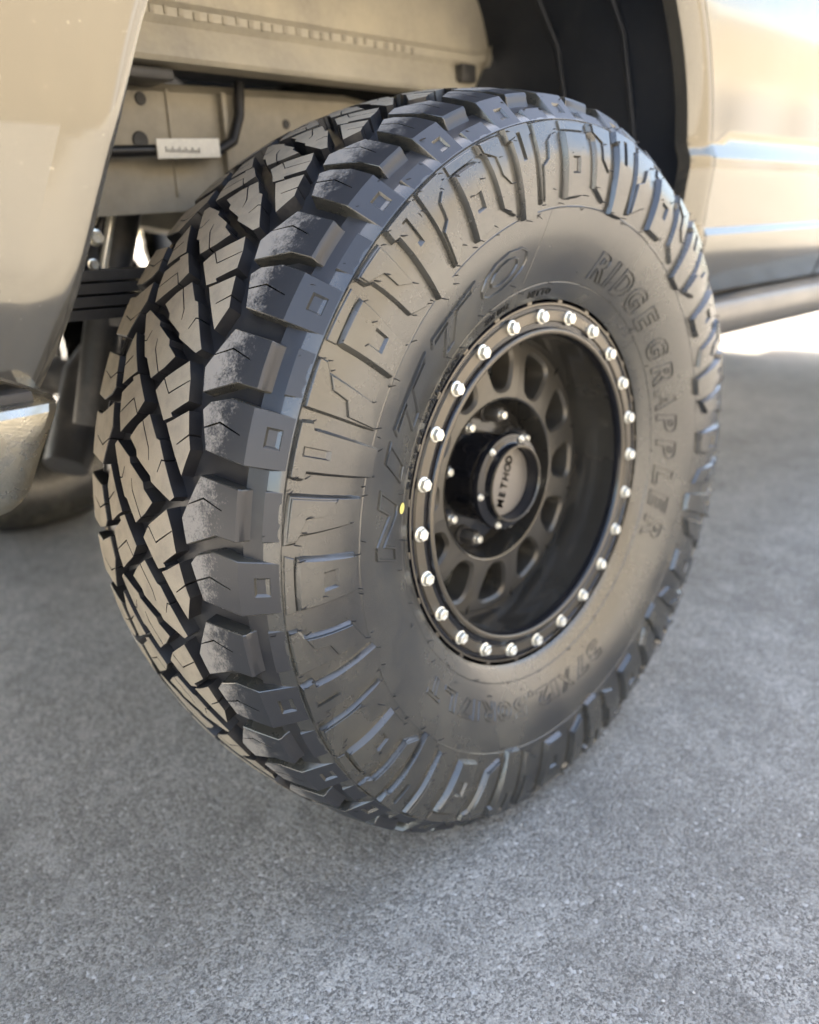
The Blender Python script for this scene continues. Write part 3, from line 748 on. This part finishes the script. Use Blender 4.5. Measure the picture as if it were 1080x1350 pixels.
# inner wall of the bed: flanged sheet with a seam
bm = bmesh.new()
prof = [(.46, 1.262), (.435, 1.20), (.430, 1.075), (.4235, 1.066), (.4235, 1.056), (.430, 1.047), (.420, 1.010), (.424, 1.004), (.47, 1.004)]
xs = [-1.1, -.6, -.3, 0, .25, .37, .44, .47, .485]
v = []; f = []
for x in xs:
    fx = 0 if x < .38 else (x - .38) / .105
    for (y, z) in prof: v.append((x, y + .05 * fx, z + (.10 * fx if z < 1.02 else .02 * fx)))
for i in range(len(xs) - 1):
    for j in range(len(prof) - 1): f.append((i * 9 + j, i * 9 + j + 1, (i + 1) * 9 + j + 1, (i + 1) * 9 + j))
bm.free()
inner = mesh_obj('inner_wheelhouse', v, f, 'dusty_steel', truck, 30)
for i in range(26):
    x = -.30 + i * .021
    x += random.uniform(-.003, .003); zz_ = random.uniform(-.002, .002)
    box('seam_stitch', x, x + random.uniform(.004, .010), .4215, .4245, 1.056 + zz_, 1.066 + zz_, 'frame', inner, .001)
box('bracket', .33, .365, .408, .425, 1.022, 1.050, 'dark_steel', inner, .003)
# ladder frame
def rail(name, y0, y1):
    bm = bmesh.new()
    xs = [-1.2, -.45, -.1, .15, .40, .70, 4.3]; zt = [.98, .985, .995, 1.0, .97, .86, .80]; zb = [.80, .815, .83, .835, .79, .66, .62]
    secs = [[(x, y0, b), (x, y0 - .0, b + .012), (x, y0, t - .012), (x, y0 + .012, t), (x, y1, t), (x, y1, b), (x, y0 + .012, b)] for x, t, b in zip(xs, zt, zb)]
    bm.free()
    return loft(name, secs, 'frame', truck)
fr = rail('frame_rail', .50, .58); rail('frame_rail', 1.44, 1.52)
for (x, z, r_) in ((-.221, .970, .0085), (-.229, .918, .012), (.02, .95, .007), (-.40, .93, .01)):
    revolve('frame_hole', [(.4995, r_), (.4980, r_ * .9), (.4985, 0.0001)], 'black', fr, n=20, cx=x, cz=z)
box('frame_weld', -.184, -.179, .4965, .502, .845, .985, 'frame', fr, .002)
box('frame_gusset', -.10, -.092, .488, .502, .85, .985, 'frame', fr, .002)
# bracket under the bed, rear hanger, cable with white tag
box('bed_bracket', -.30, -.20, .44, .50, .985, 1.0, 'dark_steel', truck, .004)
cb = tube('cable', [(-.36, .480, .895), (-.30, .478, .900), (-.25, .474, .902), (-.12, .474, .908), (-.095, .478, .920), (-.075, .485, .955), (-.065, .492, 1.0)], .0075, 'black', truck)
bm = bmesh.new(); box_bm(bm, -.226, -.128, .462, .466, .896, .921, .001)
for v_ in bm.verts: v_.co.z += -.004 if v_.co.x < -.18 else 0; 
tg = bm_obj('cable_tag', bm, 'white_tag', cb)
for i in range(16): box('tag_line', -.214 + i * .0034, -.2132 + i * .0034, .4608, .4622, .9005, .9045 + .003 * (i % 3 == 0), 'dark_steel', cb, 0)
# leaf spring pack
ls = box('spring_clamp', -.05, .05, .40, .50, .50, .72, 'dark_steel', truck, .006)
for i in range(5):
    zc = .735 - i * .0155; v = []; f = []; ext = (1.0, .95, .8, .62, .45)[i]
    xs = np.linspace(-.72 * ext, .72 * ext, 15)
    for x in xs:
        z = zc + .018 - .10 * (x / .72) ** 2 * 0 - .012 * math.cos(x * 2)
        for dy, dz in ((.405, 0), (.405, .0125), (.475, .0125), (.475, 0)): v.append((x, dy, z + dz))
    for a in range(14):
        for j in range(4): f.append((a * 4 + j, a * 4 + (j + 1) % 4, (a + 1) * 4 + (j + 1) % 4, (a + 1) * 4 + j))
    f += [(0, 1, 2, 3), (59, 58, 57, 56)]
    mesh_obj('leaf', v, f, 'dark_steel', ls, 30)
# shackle, shock absorber and its bright rod, bump stop
tube('shock_absorber', [(-.20, .62, .86), (-.27, .62, .66), (-.31, .62, .52)], .028, 'dark_steel', truck, 16)
sr = tube('shock_rod', [(-.262, .545, .83), (-.285, .545, .765), (-.30, .545, .72)], .006, 'zinc', truck, 10)
tube('brake_line', [(-.28, .53, .83), (-.305, .53, .78), (-.335, .53, .73)], .005, 'black', truck, 8)
put_ = link('highlight_bolt', hex_bolt_mesh(.009, .008, .011, .002, 'highlight_bolt', 'zinc'), truck); put_.location = (-.335, .455, .795)  # bright bolts added to stand for small highlights behind the wheel
put_ = link('highlight_bolt', put_.data, truck); put_.location = (-.343, .455, .762); put_.scale = (.7, .7, .7)
box('shackle', -.365, -.325, .47, .50, .72, .84, 'dark_steel', truck, .005)
# axle, differential, muffler and spare
tube('axle_tube', [(0, .30, H), (0, 1.72, H)], .048, 'dark_steel', truck, 20)
tube('brake_backing', [(0, .235, H), (0, .30, H)], .165, 'dark_steel', truck, 32)
revolve('differential', [(.82, .04), (.86, .12), (.94, .165), (1.02, .165), (1.10, .12), (1.14, .04)], 'dark_steel', truck, n=32)
mf = tube('tailpipe', [(.9, .72, .62), (.35, .74, .66), (.05, .80, .72), (-.10, .86, .66), (-.185, .90, .55), (-.24, .88, .44), (-.27, .86, .40)], [.032, .032, .034, .038, .044, .044, .040], 'dark_steel', truck, 20)
# other wheels: carcass, rim disc
far_t = carcass('tyre', truck, n=120, dy=2.04, mirror=True, solid=True)  # grooves left out, so the fuller tyre blocks a sun leak
revolve('rim', [(2.045, .235), (2.03, .20), (1.97, .19), (1.98, .06), (1.98, .001)], 'wheel_black', truck, n=48)
for dy_, mir_ in ((0, False), (2.04, True)):
    t_ = carcass('tyre', truck, n=120, dy=dy_, cx=3.75, mirror=mir_)
    yy = (lambda q: q) if not mir_ else (lambda q: 2.04 - q)
    revolve('rim', [(yy(-.005), .235), (yy(.01), .20), (yy(.07), .19), (yy(.06), .06), (yy(.06), .001)], 'wheel_black', truck, n=48, cx=3.75)
# spare hung under the bed and cross member
sp_prof = [(0.11 * math.cos(a), .30 + .11 * math.sin(a)) for a in np.linspace(0, 2 * PI, 24)]
v = []; f = []
for j in range(64):
    t = 2 * PI * j / 64
    for (dz, r_) in sp_prof: v.append((-.72 + r_ * math.cos(t) * .95, 1.02 + r_ * math.sin(t) * .95, .70 + dz))
for j in range(64):
    for i in range(23): f.append((j * 24 + i, j * 24 + i + 1, ((j + 1) % 64) * 24 + i + 1, ((j + 1) % 64) * 24 + i))
mesh_obj('spare_tyre', v, f, 'groove', truck, 60)
box('cross_member', -.34, -.26, .58, 1.44, .84, .95, 'dark_steel', truck, .008)
box('cross_member', .60, .70, .58, 1.44, .70, .82, 'dark_steel', truck, .008)
box('cab_floor', 1.14, 4.45, .10, 1.94, .70, .74, 'black', truck, .004)  # unseen floor, added to stop sun leaking onto the ground below
box('fuel_tank', .75, 2.4, .62, 1.30, .52, .80, 'black', truck, .03)

# ------------------------------------------------------------------ building across the lot
bld = bpy.data.objects.new('warehouse', None); C.objects.link(bld); bld.location = (20, -17, 0)
tag(bld, 'long beige stucco warehouse with grey roll-up doors mirrored in the truck door', 'building')
def part(name, x0, x1, y0, y1, z0, z1, mat):
    o = box(name, x0 - 20, x1 - 20, y0 + 17, y1 + 17, z0, z1, mat, bld, .02); return o
part('wall', -30, 80, -27, -17, 0, 8.0, 'stucco')
part('parapet', -30.2, 80.2, -27.2, -16.8, 8.0, 8.4, 'trim')
for i in range(11):
    x = (-26 + i * 8) if i < 3 else (16 + (i - 3) * 7)
    part('roll_up_door', x, x + 4.2, -17.05, -16.96, 0, 5.4, 'rollup')
    part('door_header', x - .15, x + 4.35, -17.05, -16.9, 5.4, 5.62, 'trim')
    part('window', x + 5.0, x + 6.6, -17.05, -16.95, 3.6, 5.1, 'opening')
    part('entry_door', x + 4.5, x + 5.1 + .35, -17.05, -16.97, 0, 2.15, 'opening') if i % 3 == 0 else None

# ------------------------------------------------------------------ grit on the asphalt
v = []; f = []
ico = [(0, 0, 1), (.9, 0, .4), (.28, .85, .4), (-.72, .53, .4), (-.72, -.53, .4), (.28, -.85, .4), (.4, .5, -.3), (-.5, 0, -.3), (.4, -.5, -.3)]
icf = [(0, 1, 2), (0, 2, 3), (0, 3, 4), (0, 4, 5), (0, 5, 1), (1, 6, 2), (2, 6, 7), (2, 7, 3), (3, 7, 4), (4, 7, 8), (4, 8, 5), (5, 8, 1), (1, 8, 6)]
for i in range(900):
    x = random.uniform(-.95, 1.4); y = random.uniform(-.62, .7)
    s = random.choice((.0012, .0016, .002, .0026)) * random.uniform(.7, 1.3)
    a = random.uniform(0, 6.3); o = len(v)
    for p in ico:
        k = random.uniform(.75, 1.2) * s; v.append((x + (p[0] * math.cos(a) - p[1] * math.sin(a)) * k, y + (p[0] * math.sin(a) + p[1] * math.cos(a)) * k, .0003 + (p[2] + .3) * k * .7))
    f += [tuple(o + q for q in t) for t in icf]
tag(mesh_obj('grit', v, f, 'stone'), 'loose pale grit scattered over the asphalt', 'grit', kind='stuff')
